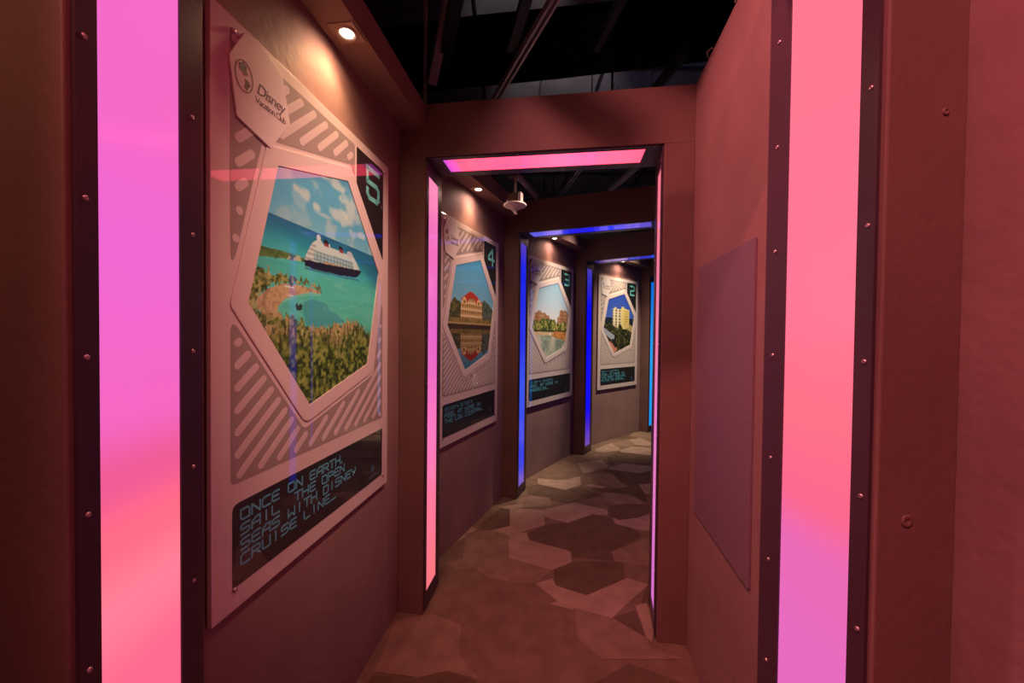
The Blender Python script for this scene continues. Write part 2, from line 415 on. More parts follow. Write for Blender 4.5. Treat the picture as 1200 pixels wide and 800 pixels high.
for k in range(6):
    t = math.radians(TH[k])
    root = empty('portal_frame', (*F[k], 0), -t)
    tag(root, PORTAL_LABEL[k], 'portal frame')
    sch = SCHEME[k]; W = OPEN_W
    flare = 0.095 if k == 2 else 0.0         # this portal's right reveal splays outwards a little
    for x0, x1, e in ((-PILLAR, 0, 0), (W, W + PILLAR, flare)):
        bm = bmesh.new(); prism(bm, [(x0, 0), (x1, 0), (x1, DEPTH), (x0 + e * DEPTH, DEPTH)], 0, OPEN_H, XY)
        o = link('pillar', bm, M['frame'], root)
        b = o.modifiers.new('bevel', 'BEVEL'); b.width = 0.003; b.segments = 2
    bm = bmesh.new(); box(bm, -PILLAR, W + PILLAR, 0, DEPTH, OPEN_H, TOP)
    link('lintel', bm, M['frame'], root)
    # jamb plates + light panels
    for side, xs, sg in (('left', 0.0, 1), ('right', W, -1)):
        pt = 0.010 if (side == 'right' and k >= 2) else PT
        fe = flare if side == 'right' else 0.0
        bm = bmesh.new()
        frame_plate(bm, PY0, PY1, 0.02, OPEN_H - 0.007, LY0, LY1, 0.10, 2.345, xs, xs + sg * pt, lambda a, b, t: (t + fe * a, a, b))
        pl = link('trim_plate', bm, M['plate'], root)
        bm = bmesh.new()
        x0, x1 = sorted((xs + sg * 0.0003, xs + sg * 0.0035)); prism(bm, [(LY0 + .0004, 0.1004), (LY1 - .0004, 0.1004), (LY1 - .0004, 2.3446), (LY0 + .0004, 2.3446)], x0, x1, lambda a, b, t: (t + fe * a, a, b))
        lp = link('light_panel', bm, strip_mat('lit_%s_%d' % (side, k), 'Z', 0.1, 2.35, sch[side], STRIP * (0.72 if k == 0 else 1), RED_BOOST if k < 3 else 1), root)
        lp['label'] = {0: 'pink', 1: 'pink', 2: 'pink', 3: 'blue', 4: 'pure blue', 5: 'cyan-blue'}[k] + ' glowing upright panel'
        if k in (1, 2):
            for y in (0.0215, 0.222):
                for n in range(-5, 5):
                    z = 1.462 + 0.224 * n
                    if 0.1 < z < 2.4: make_screw('jamb', pl, y, z, (xs + sg * pt + fe * y, sg))
    bm = bmesh.new()
    frame_plate(bm, PT + .001, W - (.013 if k >= 2 else PT + .001), PY0, PY1, 0.08, 1.12, LY0, LY1, OPEN_H, OPEN_H - PT, XY)
    pl = link('trim_plate', bm, M['plate'], root)
    bm = bmesh.new(); box(bm, 0.0804, 1.1196, LY0 + .0004, LY1 - .0004, OPEN_H - 0.0035, OPEN_H - 0.0003)
    lp = link('light_panel', bm, strip_mat('lit_top_%d' % k, 'X', 0.08, 1.12, sch['top'], STRIP * (0.72 if k == 0 else 1), 3.0 if k in (1, 2) else 1.0), root)
    lp['label'] = 'glowing lintel panel'
    if k in (1, 2):
        for y in (0.0215, 0.222):
            for n in range(6): make_screw('top', pl, 0.04 + n * 0.224, y, (OPEN_H - PT,))

# ------------------------------------------------------------ recessed downlights in the soffit
DOWN = {1: (0.645, 0.080), 2: (0.620, 0.075), 3: (0.64, 0.072), 4: (0.70, 0.085), 0: (0.9, 0.075)}
DL_LABEL = {0: 'square recessed downlight in the soffit beside the viewpoint', 1: 'square recessed downlight above the poster of the cruise ship',
            2: 'recessed downlight above poster 4 behind the pink lintel', 3: 'recessed downlight above poster 3, just under the blue lintel light',
            4: 'recessed downlight above poster 2, the farthest one'}
for k, (s, off) in DOWN.items():
    p, a, L = LEFT[k]
    s = s * L / 1.29 if k in (2, 3, 4) else s
    root = empty('recessed_downlight', (p[0] + s * math.cos(a) + off * math.sin(a), p[1] + s * math.sin(a) - off * math.cos(a), 2.58), a)
    tag(root, DL_LABEL[k], 'light', 'downlights in the soffit')
    h = 0.047
    bm = bmesh.new(); frame_plate(bm, -h, h, -h, h, -0.030, 0.030, -0.030, 0.030, -0.0005, -0.004, XY)
    pl = link('mounting_plate', bm, M['housing'], root)
    bm = bmesh.new()
    n = 28
    R = [(0.040, -0.0042), (0.038, -0.0075), (0.030, -0.008), (0.026, -0.003), (0.024, 0.0)]
    rings = [[bm.verts.new((r * math.cos(2 * math.pi * i / n), r * math.sin(2 * math.pi * i / n), z)) for i in range(n)] for r, z in R]
    for A, B in zip(rings, rings[1:]):
        for i in range(n): bm.faces.new((A[i], A[(i + 1) % n], B[(i + 1) % n], B[i]))
    link('trim_ring', bm, M['housing'], root, True)
    bm = bmesh.new(); lathe(bm, [(0.0235, -0.0035), (0.0225, -0.0055), (0.0005, -0.0065)], 24)
    ln = link('lens', bm, M['lens'], root, True); ln['label'] = 'bright warm lens'
    ld = bpy.data.lights.new('downlight_lamp', 'SPOT')
    ld.energy = SPOT * {1: 1.0, 2: 0.9, 3: 0.8, 4: 1.2, 0: 0.6}[k]
    ld.color = SPOT_COL; ld.spot_size = math.radians({1: 115, 2: 90, 3: 60, 4: 60, 0: 100}[k]); ld.spot_blend = 0.75; ld.shadow_soft_size = 0.018
    lo = bpy.data.objects.new('downlight_lamp', ld); COL.objects.link(lo); lo.parent = root
    lo.location = (0, 0, -0.012)
    ld = bpy.data.lights.new('downlight_spill', 'SPOT')
    ld.energy = SPILL * {1: 1.1, 2: 1.3, 3: 1.1, 4: 1.0, 0: 0.6}[k]
    ld.color = SPILL_COL if k < 2 else (1.0, .60, .46); ld.spot_size = math.radians(172); ld.spot_blend = 1.0; ld.shadow_soft_size = 0.024
    lo = bpy.data.objects.new('downlight_spill', ld); COL.objects.link(lo); lo.parent = root
    lo.location = (0, 0, -0.012)

# ------------------------------------------------------------ poster drawing helpers
HEX = [(.378, 1.992), (.752, 2.095), (1.010, 1.777), (.911, 1.369), (.523, 1.259), (.268, 1.580)]

def offset(poly, d):
    """grow a clockwise convex polygon by d"""
    n = len(poly); out = []
    for i in range(n):
        p0, p1, p2 = (Vector(poly[i - 1]), Vector(poly[i]), Vector(poly[(i + 1) % n]))
        a = (p1 - p0).normalized(); b = (p2 - p1).normalized()
        na, nb = Vector((-a.y, a.x)), Vector((-b.y, b.x))
        m_ = (na + nb); m_ = m_ / m_.dot(na)
        out.append(tuple(p1 + m_ * d))
    return out

def rounded(poly, rad, n=5):
    out = []
    N = len(poly)
    for i in range(N):
        r = rad[i] if isinstance(rad, (list, tuple)) else rad
        p0, p1, p2 = Vector(poly[i - 1]), Vector(poly[i]), Vector(poly[(i + 1) % N])
        if r <= 0: out.append(tuple(p1)); continue
        a = (p0 - p1); b = (p2 - p1)
        ang = a.angle(b) / 2
        cut = min(r / math.tan(ang), a.length * .45, b.length * .45)
        s, e = p1 + a.normalized() * cut, p1 + b.normalized() * cut
        for j in range(n + 1):
            t = j / n
            out.append(tuple(s * (1 - t) ** 2 + p1 * 2 * t * (1 - t) + e * t * t))
    return out

def cross_line(poly, o, d):
    """parameters along o + t d where the line crosses poly"""
    ts = []
    for i in range(len(poly)):
        a, b = Vector(poly[i - 1]), Vector(poly[i]); e = b - a
        den = d.x * e.y - d.y * e.x
        if abs(den) < 1e-9: continue
        w = a - o
        t = (w.x * e.y - w.y * e.x) / den; u = (w.x * d.y - w.y * d.x) / den
        if 0 <= u < 1: ts.append((t, abs(den) / e.length))
    return sorted(ts)

def capsule(p, q, r, n=5):
    d = (q - p)
    if d.length < 1e-6: d = Vector((1e-3, 0))
    a0 = math.atan2(d.y, d.x)
    pts = []
    for j in range(n + 1):
        a = a0 - math.pi / 2 + math.pi * j / n; pts.append((q.x + r * math.cos(a), q.y + r * math.sin(a)))
    for j in range(n + 1):
        a = a0 + math.pi / 2 + math.pi * j / n; pts.append((p.x + r * math.cos(a), p.y + r * math.sin(a)))
    return pts

def stripes(bm, poly, ang, period, r, y0, y1, margin):
    d = Vector((math.cos(ang), math.sin(ang))); nrm = Vector((-d.y, d.x))
    c = [Vector(p).dot(nrm) for p in poly]
    v = min(c) + period * 0.6
    while v < max(c):
        ts = cross_line(poly, nrm * v, d)
        for (t0, s0), (t1, s1) in zip(ts[::2], ts[1::2]):
            u0, u1 = t0 + (margin + r) / max(s0, .3), t1 - (margin + r) / max(s1, .3)
            if u1 < u0:
                if t1 - t0 > 2 * r + margin: u0 = u1 = (t0 + t1) / 2
                else: continue
            prism(bm, capsule(nrm * v + d * u0, nrm * v + d * u1, r), y0, y1, SZ)
        v += period

# squared display lettering drawn with strokes on a 4 x 6 grid
G = {
 'A': [[(0,0),(0,4),(2,6),(4,6),(4,0)],[(0,2.6),(4,2.6)]],
 'B': [[(0,0),(0,6),(3.4,6),(4,5.2),(4,3.8),(3.4,3.1),(0,3.1)],[(3.4,3.1),(4,2.4),(4,.6),(3.4,0),(0,0)]],
 'C': [[(4,6),(1,6),(0,5),(0,1),(1,0),(4,0)]],
 'D': [[(0,0),(0,6),(3,6),(4,5),(4,1),(3,0),(0,0)]],
 'E': [[(4,6),(1,6),(0,5),(0,1),(1,0),(4,0)],[(0,3.1),(3.5,3.1)]],
 'F': [[(4,6),(1,6),(0,5),(0,0)],[(0,3.1),(3.5,3.1)]],
 'G': [[(4,6),(1,6),(0,5),(0,1),(1,0),(4,0),(4,3),(2.2,3)]],
 'H': [[(0,0),(0,6)],[(4,0),(4,6)],[(0,3.1),(4,3.1)]],
 'I': [[(2,0),(2,6)]],
 'L': [[(0,6),(0,1),(1,0),(4,0)]],
 'M': [[(0,0),(0,6),(2,3.6),(4,6),(4,0)]],
 'N': [[(0,0),(0,6),(4,0),(4,6)]],
 'O': [[(1,0),(0,1),(0,6),(3,6),(4,5),(4,0),(1,0)]],
 'P': [[(0,0),(0,6),(3,6),(4,5),(4,3),(0,3)]],
 'R': [[(0,0),(0,6),(3,6),(4,5),(4,3),(0,3)],[(1.6,3),(4,0)]],
 'S': [[(4,6),(1,6),(0,5),(0,3.6),(.6,3.1),(3.4,3.1),(4,2.4),(4,1),(3,0),(0,0)]],
 'T': [[(0,6),(4,6)],[(2,6),(2,0)]],
 'U': [[(0,6),(0,1),(1,0),(4,0),(4,6)]],
 'W': [[(0,6),(0,0),(2,2.6),(4,0),(4,6)]],
 'Y': [[(0,6),(0,4),(1,3),(4,3)],[(4,6),(4,3),(1.6,0)]],
 '0': [[(1,0),(0,1),(0,6),(3,6),(4,5),(4,0),(1,0)]],
 '1': [[(1,6),(2.4,6),(2.4,0)]],
 '2': [[(0,6),(3,6),(4,5),(4,3.6),(3.4,3),(.6,3),(0,2.4),(0,0),(4,0)]],
 '3': [[(0,6),(3.3,6),(4,5.3),(4,.7),(3.3,0),(0,0)],[(.8,3),(4,3)]],
 '4': [[(3,0),(3,6),(0,3),(0,2),(4.4,2)]],
 '5': [[(4,6),(0,6),(0,3.2),(3.3,3.2),(4,2.5),(4,.7),(3.3,0),(0.7,0),(0,.7),(0,1.6)]],
 '6': [[(4,6),(1,6),(0,5),(0,0),(4,0),(4,3),(0,3)]],
 '7': [[(0,6),(4,6),(4,4.4),(1.6,0)]],
 '8': [[(0,0),(0,6),(4,6),(4,0),(0,0)],[(0,3),(4,3)]],
 '9': [[(0,0),(3,0),(4,1),(4,6),(0,6),(0,3),(4,3)]],
 '.': [[(0,0),(.5,0)]], ',': [[(.6,.5),(.2,-1)]], '_': [[(0,0),(4.4,0)]], '°': [[(.5,4.6),(.5,6),(1.9,6),(1.9,4.6),(.5,4.6)]],
}
def strokes(bm, pts, w, y0, y1):
    for a, b in zip(pts, pts[1:]):
        a, b = Vector(a), Vector(b); d = (b - a)
        if d.length < 1e-6: continue
        d.normalize(); n = Vector((-d.y, d.x)) * w / 2; a = a - d * w * .42; b = b + d * w * .42
        prism(bm, [tuple(a - n), tuple(b - n), tuple(b + n), tuple(a + n)], y0, y1, SZ)

def write(bm, text, x, z, cw, ch, adv, w, y0, y1):
    for c in text:
        if c in G:
            nar = 0.45 if c in '.,' else 1
            for pl in G[c]:
                strokes(bm, [(x + px / 4 * cw, z + py / 6 * ch) for px, py in pl], w, y0, y1)
        x += adv * (0.45 if c in '.,°' else (0.8 if c == ' ' else 1))

def font_mesh(text, size, x, z, y, bm, shear=0.0, depth=0.0003, spacing=1.0):
    cu = bpy.data.curves.new('lettering', 'FONT'); cu.body = text; cu.size = size; cu.shear = shear
    cu.space_character = spacing
    cu.extrude = depth; cu.resolution_u = 3
    ob = bpy.data.objects.new('lettering', cu); COL.objects.link(ob)
    dg = bpy.context.evaluated_depsgraph_get(); dg.update()
    me = bpy.data.meshes.new_from_object(ob.evaluated_get(dg))
    me.transform(Matrix.Translation((x, y, z)) @ Matrix.Rotation(math.pi / 2, 4, 'X'))
    bm.from_mesh(me)
    bpy.data.objects.remove(ob); bpy.data.curves.remove(cu); bpy.data.meshes.remove(me)

# ------------------------------------------------------------ pictures: colour fields painted point by point
def noise2(S, Z, sc, seed, octv=4):
    r = np.random.RandomState(seed); out = np.zeros_like(S); amp = 1.0; tot = 0
    for o in range(octv):
        g = r.rand(64, 64)
        x = S * sc + r.rand() * 40; y = Z * sc + r.rand() * 40
        xi = np.floor(x).astype(int); yi = np.floor(y).astype(int); fx = x - xi; fy = y - yi
        fx = fx * fx * (3 - 2 * fx); fy = fy * fy * (3 - 2 * fy)
        a = g[xi % 64, yi % 64]; b = g[(xi + 1) % 64, yi % 64]; c = g[xi % 64, (yi + 1) % 64]; d = g[(xi + 1) % 64, (yi + 1) % 64]
        out += amp * ((a * (1 - fx) + b * fx) * (1 - fy) + (c * (1 - fx) + d * fx) * fy); tot += amp
        amp *= 0.5; sc *= 2.03
    return out / tot

def inside(S, Z, poly):
    m_ = np.zeros(S.shape, bool); n = len(poly)
    for i in range(n):
        x1, y1 = poly[i]; x2, y2 = poly[i - 1]
        if y1 == y2: continue
        c = ((y1 > Z) != (y2 > Z)) & (S < (x2 - x1) * (Z - y1) / (y2 - y1) + x1)
        m_ ^= c
    return m_

def mixc(C, mask, col):
    w = np.clip(mask.astype(float), 0, 1)[..., None]
    return C * (1 - w) + np.array(col, float) * w

def sstep(a, b, x):
    t = np.clip((x - a) / (b - a), 0, 1); return t * t * (3 - 2 * t)

def grad(T, stops):
    xs = [s[0] for s in stops]
    return np.stack([np.interp(T, xs, [s[1][i] for s in stops]) for i in range(3)], -1)

SHIP = {
'hull': [(0.498, 1.741), (0.502, 1.719), (0.64, 1.716), (0.815, 1.727), (0.835, 1.737), (0.862, 1.762), (0.815, 1.760), (0.628, 1.747)],
'sup': [(0.500, 1.741), (0.506, 1.758), (0.537, 1.801), (0.551, 1.813), (0.579, 1.826), (0.600, 1.812), (0.751, 1.809), (0.795, 1.808), (0.822, 1.789), (0.845, 1.762), (0.815, 1.76), (0.628, 1.747)],
'fun1': [(0.606, 1.808), (0.600, 1.832), (0.624, 1.832), (0.637, 1.808)],
'fun2': [(0.700, 1.806), (0.694, 1.829), (0.717, 1.829), (0.727, 1.806)],
'isle': [(0.24, 1.735), (0.317, 1.745), (0.39, 1.746), (0.502, 1.744), (0.502, 1.731), (0.441, 1.726), (0.39, 1.722), (0.298, 1.71), (0.24, 1.705)],
'beach': [(0.292, 1.573), (0.301, 1.597), (0.339, 1.626), (0.4, 1.648), (0.469, 1.652), (0.528, 1.65), (0.586, 1.645), (0.586, 1.638), (0.528, 1.636), (0.469, 1.622), (0.408, 1.603), (0.383, 1.58), (0.379, 1.56), (0.39, 1.544), (0.369, 1.54), (0.326, 1.550)],
'patch': [(0.486, 1.572), (0.494, 1.6), (0.547, 1.616), (0.604, 1.612), (0.645, 1.582), (0.735, 1.548), (0.666, 1.532), (0.556, 1.523), (0.503, 1.533)],
'forL': [(0.2, 1.655), (0.261, 1.690), (0.275, 1.688), (0.301, 1.680), (0.365, 1.679), (0.4, 1.672), (0.469, 1.674), (0.52, 1.668), (0.584, 1.660), (0.594, 1.640), (0.528, 1.652), (0.469, 1.656), (0.4, 1.652), (0.339, 1.628), (0.301, 1.6), (0.290, 1.573), (0.30, 1.560), (0.2, 1.54)],
'forF': [(0.2, 1.588), (0.290, 1.572), (0.313, 1.563), (0.372, 1.547), (0.415, 1.551), (0.494, 1.533), (0.556, 1.515), (0.624, 1.525), (0.689, 1.533), (0.797, 1.553), (0.86, 1.53), (0.923, 1.506), (1.08, 1.507), (1.08, 1.2), (0.2, 1.2)]}

def pic_ship(S, Z):
    hz = 1.844
    n1 = noise2(S, Z, 9, 1); n2 = noise2(S, Z, 60, 2); n3 = noise2(S, Z, 22, 3); nf = noise2(S, Z, 150, 4, 2)
    C = grad(Z, [(1.84, (120, 172, 196)), (1.92, (92, 158, 194)), (2.1, (88, 150, 186))])
    cl = sstep(.50, .66, noise2(S, Z * 1.25, 13, 8, 5)) * (0.35 + 0.65 * np.exp(-(((S - .74) / .17) ** 2 + ((Z - 1.96) / .10) ** 2)))
    for cx, cz, rx, rz in ((.78, 2.0, .075, .05), (.71, 1.945, .08, .035), (.80, 1.965, .08, .04), (.66, 2.055, .09, .022), (.50, 1.955, .03, .025), (.57, 1.93, .03, .018), (.46, 1.96, .02, .015), (.86, 1.91, .04, .018), (.60, 1.915, .06, .012)):
        q = 1 - (((S - cx) / rx) ** 2 + ((Z - cz) / rz) ** 2) + (n3 - .5) * 2.2
        cl = np.maximum(cl, sstep(-.1, .9, q) * .85)
    C = mixc(C, cl * .9, (214, 200, 196)); C = mixc(C, cl * (n3 < .45) * .3, (150, 160, 180))
    sea = grad(Z, [(1.50, (88, 178, 160)), (1.58, (92, 190, 172)), (1.70, (84, 186, 176)), (1.76, (58, 164, 172)), (1.80, (34, 128, 158)), (hz, (26, 96, 140))])
    rr = sstep(.8, 1.0, S + (Z - 1.76) * 1.5)
    sea = mixc(sea, rr * .75, (24, 98, 136))
    sea = sea + ((noise2(S * 1, Z * 5, 10, 5) - .5) * 26)[..., None]
    C = np.where((Z < hz)[..., None], sea, C)
    for key, dark in (('patch', (62, 140, 158)),):
        C = mixc(C, inside(S + (n3 - .5) * .03, Z + (n1 - .5) * .02, SHIP[key]) * .6, dark)
    C = mixc(C, sstep(.55, .7, noise2(S, Z * 2.5, 14, 11)) * (Z < 1.7) * (S > .6) * .35, (140, 205, 180))
    # island
    isl = inside(S, Z + (n2 - .5) * .008, SHIP['isle'])
    C = mixc(C, isl, (190, 176, 140)); C = mixc(C, isl * (n3 > .45), (96, 118, 62)); C = mixc(C, isl * (n2 > .55) * .6, (58, 84, 40))
    # ship
    C = mixc(C, inside(S, Z, SHIP['sup']), (206, 204, 206))
    mm = inside(S, Z, [(0.545, 1.745), (0.55, 1.782), (0.79, 1.785), (0.80, 1.758), (0.64, 1.747)])
    C = mixc(C, mm * .75, (120, 150, 156)); C = mixc(C, mm * ((np.floor(Z / .0075) % 2) == 0) * .6, (205, 205, 205)); C = mixc(C, mm * ((np.floor(S / .010) % 2) == 0) * .25, (60, 90, 100))
    mm = inside(S, Z, [(0.50, 1.744), (0.512, 1.765), (0.54, 1.80), (0.56, 1.80), (0.54, 1.744)])
    C = mixc(C, mm * ((np.floor(Z / .008) % 2) == 0) * .6, (150, 130, 130))
    mm = (np.abs(Z - (1.752 + (S - .7) * .03)) < .004) & (S > .60) & (S < .75); C = mixc(C, mm * ((np.floor(S / .011) % 2) == 0), (220, 140, 60))
    C = mixc(C, inside(S, Z, SHIP['hull']), (22, 28, 48))
    C = mixc(C, (np.abs(Z - (1.712 + (S - .5) * .02)) < .004) & (S > .5) & (S < .84), (60, 130, 150))
    for key in ('fun1', 'fun2'):
        mm = inside(S, Z, SHIP[key]); C = mixc(C, mm, (150, 60, 58)); C = mixc(C, mm & (Z > 1.819), (30, 26, 36))
    mm = ((S - .573) / .012) ** 2 + ((Z - 1.828) / .012) ** 2 < 1; C = mixc(C, mm, (210, 200, 205))
    mm = ((S - .77) / .022) ** 2 + ((Z - 1.810) / .014) ** 2 < 1; C = mixc(C, mm * .9, (205, 190, 200))
    mm = np.abs(S - (.635 + 0)) < .003; C = mixc(C, mm & (Z > 1.81) & (Z < 1.822), (220, 215, 215))
    # shore
    C = mixc(C, inside(S, Z + .010 + (n3 - .5) * .01, SHIP['beach']) * .5, (150, 205, 180))
    b = inside(S, Z, SHIP['beach']); C = mixc(C, b, (206, 160, 122))
    C = mixc(C, b * (noise2(S, Z, 110, 21, 2) > .64) * .3, (130, 96, 76))
    ar = np.hypot(S - .44, (Z - 1.585) * 1.35); C = mixc(C, b * ((np.floor(ar / .012) % 3) == 0) * (ar > .085) * .45, (130, 92, 78))
    C = mixc(C, b * (np.abs(Z - 1.642) < .003) * (S > .41) * (S < .45), (235, 225, 215)); C = mixc(C, b * (np.abs(Z - 1.615) < .0025) * (S > .42) * (S < .45), (225, 200, 180))
    sp = noise2(S * 3.2, Z, 42, 31, 3); sp2 = noise2(S, Z, 90, 32, 3)
    f = inside(S, Z - (sp - .5) * .045, SHIP['forL'])
    treeC = grad(sp2, [(.25, (44, 56, 26)), (.40, (88, 98, 42)), (.52, (134, 130, 64)), (.65, (176, 158, 96)), (.8, (204, 178, 128))])
    C = np.where(f[..., None], treeC, C)
    f = inside(S, Z - (sp - .5) * .055, SHIP['forF'])
    t = sstep(1.42, 1.54, Z + (n1 - .5) * .12)
    sand = sstep(.50, .60, noise2(S * 1.2, Z * 2.2, 16, 41)) * t
    darkC = grad(noise2(S, Z, 75, 42, 3), [(.3, (36, 48, 16)), (.45, (78, 92, 32)), (.6, (128, 130, 52)), (.8, (168, 158, 84))])
    low = (1 - t)[..., None]
    fc = treeC * (1 - low) + darkC * low
    fc = fc * (1 - sand[..., None] * .8) + np.array((196, 150, 106)) * sand[..., None] * .8
    trunk = (sp < .42) & (t > .3); fc = mixc(fc, trunk * .65, (48, 56, 28))
    C = np.where(f[..., None], fc, C)
    C = mixc(C, inside(S, Z, [(.455, 1.585), (.463, 1.597), (.47, 1.585), (.478, 1.595), (.49, 1.588), (.485, 1.573), (.462, 1.572)]), (44, 60, 60))
    return C

def pic_house(S, Z):
    n = noise2(S, Z, 50, 3); n2 = noise2(S * 1.0, Z, 14, 6)
    C = grad(Z, [(1.62, (150, 190, 205)), (1.8, (110, 172, 205)), (2.1, (66, 150, 200))])
    def land(S, Z, C):
        lt = inside(S, Z + (n2 - .5) * .05, [(.2, 1.6), (.2, 1.71), (.30, 1.73), (.37, 1.765), (.44, 1.74), (.50, 1.7), (.5, 1.6)])
        C = mixc(C, lt, (66, 70, 36)); C = mixc(C, lt * (n > .55), (110, 104, 56))
        rt_ = inside(S, Z + (n2 - .5) * .04, [(.74, 1.6), (.77, 1.74), (.82, 1.80), (.88, 1.77), (.99, 1.72), (1.1, 1.7), (1.1, 1.6)])
        C = mixc(C, rt_, (92, 104, 88)); C = mixc(C, rt_ * (n > .55), (60, 76, 56))
        b = inside(S, Z, [(.455, 1.60), (.452, 1.74), (.50, 1.79), (.56, 1.80), (.72, 1.80), (.79, 1.755), (.80, 1.60)])
        C = mixc(C, b, (196, 160, 104))
        win = b & ((np.floor(S / .017) % 2) == 0) & ((np.floor((Z - 1.6) / .024) % 2) == 1)
        C = mixc(C, win * .7, (100, 66, 40))
        C = mixc(C, b & (np.abs(((Z - 1.6) % .048) - .004) < .004), (226, 196, 150))
        r = inside(S, Z, [(.452, 1.768), (.56, 1.822), (.60, 1.835), (.65, 1.826), (.72, 1.80), (.80, 1.758), (.765, 1.752), (.745, 1.785), (.70, 1.74), (.66, 1.785), (.58, 1.785), (.53, 1.735), (.495, 1.785), (.47, 1.755)])
        C = mixc(C, r, (178, 52, 36))
        for gx in (.505, .735):
            C = mixc(C, inside(S, Z, [(gx - .035, 1.735), (gx - .03, 1.772), (gx, 1.79), (gx + .03, 1.772), (gx + .035, 1.735)]), (226, 190, 130))
            C = mixc(C, inside(S, Z, [(gx - .012, 1.74), (gx - .012, 1.765), (gx + .012, 1.765), (gx + .012, 1.74)]), (110, 70, 44))
        gr = (Z < 1.632) & (Z > 1.585); C = mixc(C, gr, (150, 124, 66)); C = mixc(C, gr * (n > .5) * .6, (96, 92, 44))
        return C
    C = land(S, Z, C)
    W = land(S + (noise2(S, Z * 4, 60, 9) - .5) * .02, 3.156 - Z, grad(Z, [(1.25, (60, 130, 172)), (1.45, (130, 176, 196)), (1.6, (160, 190, 200))])) * .82
    C = np.where((Z < 1.578)[..., None], W, C)
    C = mixc(C, (Z < 1.598) & (Z > 1.555) , (60, 46, 30)); C = mixc(C, (np.abs(Z - 1.6) < .006), (176, 150, 100))
    return C

def pic_lagoon(S, Z):
    n = noise2(S, Z, 40, 3); n2 = noise2(S, Z, 14, 16)
    C = grad(Z, [(1.68, (206, 218, 208)), (1.85, (172, 204, 206)), (2.1, (132, 180, 192))])
    for pl in ([(.2, 1.55), (.2, 1.70), (.30, 1.70), (.31, 1.735), (.36, 1.74), (.37, 1.765), (.42, 1.76), (.44, 1.74), (.50, 1.745), (.52, 1.72), (.58, 1.72), (.60, 1.66), (.62, 1.55)],
               [(.74, 1.55), (.75, 1.70), (.79, 1.72), (.80, 1.78), (.84, 1.80), (.88, 1.78), (.9, 1.80), (.95, 1.79), (1.1, 1.7), (1.1, 1.55)]):
        b = inside(S, Z, pl); C = mixc(C, b, (176, 140, 96)); C = mixc(C, b & ((np.floor(S / .02) % 2) == 0) & ((np.floor(Z / .02) % 2) == 0), (112, 82, 56))
        C = mixc(C, b & ((np.floor(S / .055) % 3) == 0), (150, 104, 66))
    t = inside(S, Z + (n2 - .5) * .10, [(.2, 1.5), (.2, 1.66), (.45, 1.66), (.6, 1.67), (.75, 1.66), (1.1, 1.66), (1.1, 1.5)])
    C = np.where(t[..., None], grad(n, [(.3, (44, 62, 22)), (.5, (100, 118, 44)), (.65, (168, 160, 76)), (.8, (210, 190, 130))]), C)
    C = mixc(C, (Z < 1.54) & (Z > 1.50), (206, 180, 130)); C = mixc(C, (np.abs(Z - 1.55) < .008), (50, 60, 30))
    w = (Z < 1.505 + (n2 - .5) * .03); C = np.where(w[..., None], grad(n2, [(.3, (116, 140, 112)), (.5, (158, 176, 146)), (.7, (190, 192, 158))]), C)
    o = inside(S, Z + (n2 - .5) * .03, [(.62, 1.50), (.7, 1.545), (.85, 1.545), (1.1, 1.54), (1.1, 1.38), (.88, 1.45), (.75, 1.47)])
    C = mixc(C, o, (198, 140, 66)); C = mixc(C, o * (n > .55) * .7, (130, 84, 36))
    C = mixc(C, ((S - .60) / .012) ** 2 + ((Z - 1.515) / .014) ** 2 < 1, (250, 240, 210))
    return C

def pic_tower(S, Z):
    n = noise2(S, Z, 45, 3); n2 = noise2(S, Z, 14, 26)
    C = grad(Z, [(1.7, (70, 96, 176)), (1.9, (48, 78, 172)), (2.1, (34, 66, 160))])
    C = mixc(C, (Z < 1.745), (20, 28, 44))
    C = mixc(C, inside(S, Z, [(.48, 1.45), (.48, 1.87), (.51, 1.87), (.52, 1.895), (.56, 1.895), (.57, 1.875), (.68, 1.875), (.69, 1.905), (.75, 1.905), (.76, 1.885), (.88, 1.87), (.885, 1.45)]), (206, 180, 118))
    tw = (S > .48) & (S < .885) & (Z < 1.87) & (Z > 1.60)
    C = mixc(C, tw & (S < .68), (190, 170, 140)); C = mixc(C, tw & (S < .68) & ((np.floor(Z / .02) % 2) == 0), (120, 100, 84))
    C = mixc(C, tw & (S < .68) & ((np.floor(S / .028) % 3) == 0), (226, 210, 180))
    C = mixc(C, tw & (S > .76) & ((np.floor(Z / .018) % 2) == 0) & (S < .86), (176, 138, 70))
    t = inside(S, Z + (n2 - .5) * .08, [(.2, 1.2), (.2, 1.68), (.40, 1.67), (.50, 1.62), (.60, 1.60), (.66, 1.66), (.72, 1.60), (.85, 1.62), (1.1, 1.60), (1.1, 1.2)])
    C = np.where(t[..., None], grad(n, [(.3, (12, 16, 8)), (.5, (34, 42, 18)), (.68, (84, 78, 44)), (.85, (150, 120, 80))]), C)
    b = inside(S, Z, [(.76, 1.62), (.95, 1.55), (1.02, 1.58), (.98, 1.64), (.80, 1.69)]); C = mixc(C, b * .8, (200, 170, 110))
    C = mixc(C, inside(S, Z, [(.25, 1.60), (.30, 1.60), (.53, 1.50), (.52, 1.455), (.45, 1.45), (.25, 1.55)]), (150, 150, 170))
    C = mixc(C, inside(S, Z, [(.22, 1.55), (.36, 1.44), (.47, 1.40), (.55, 1.33), (.60, 1.34), (.58, 1.29), (.50, 1.26), (.30, 1.40)]), (206, 124, 108))
    C = mixc(C, inside(S, Z, [(.22, 1.52), (.40, 1.37), (.50, 1.30), (.52, 1.24), (.30, 1.38)]), (226, 190, 180))
    return C

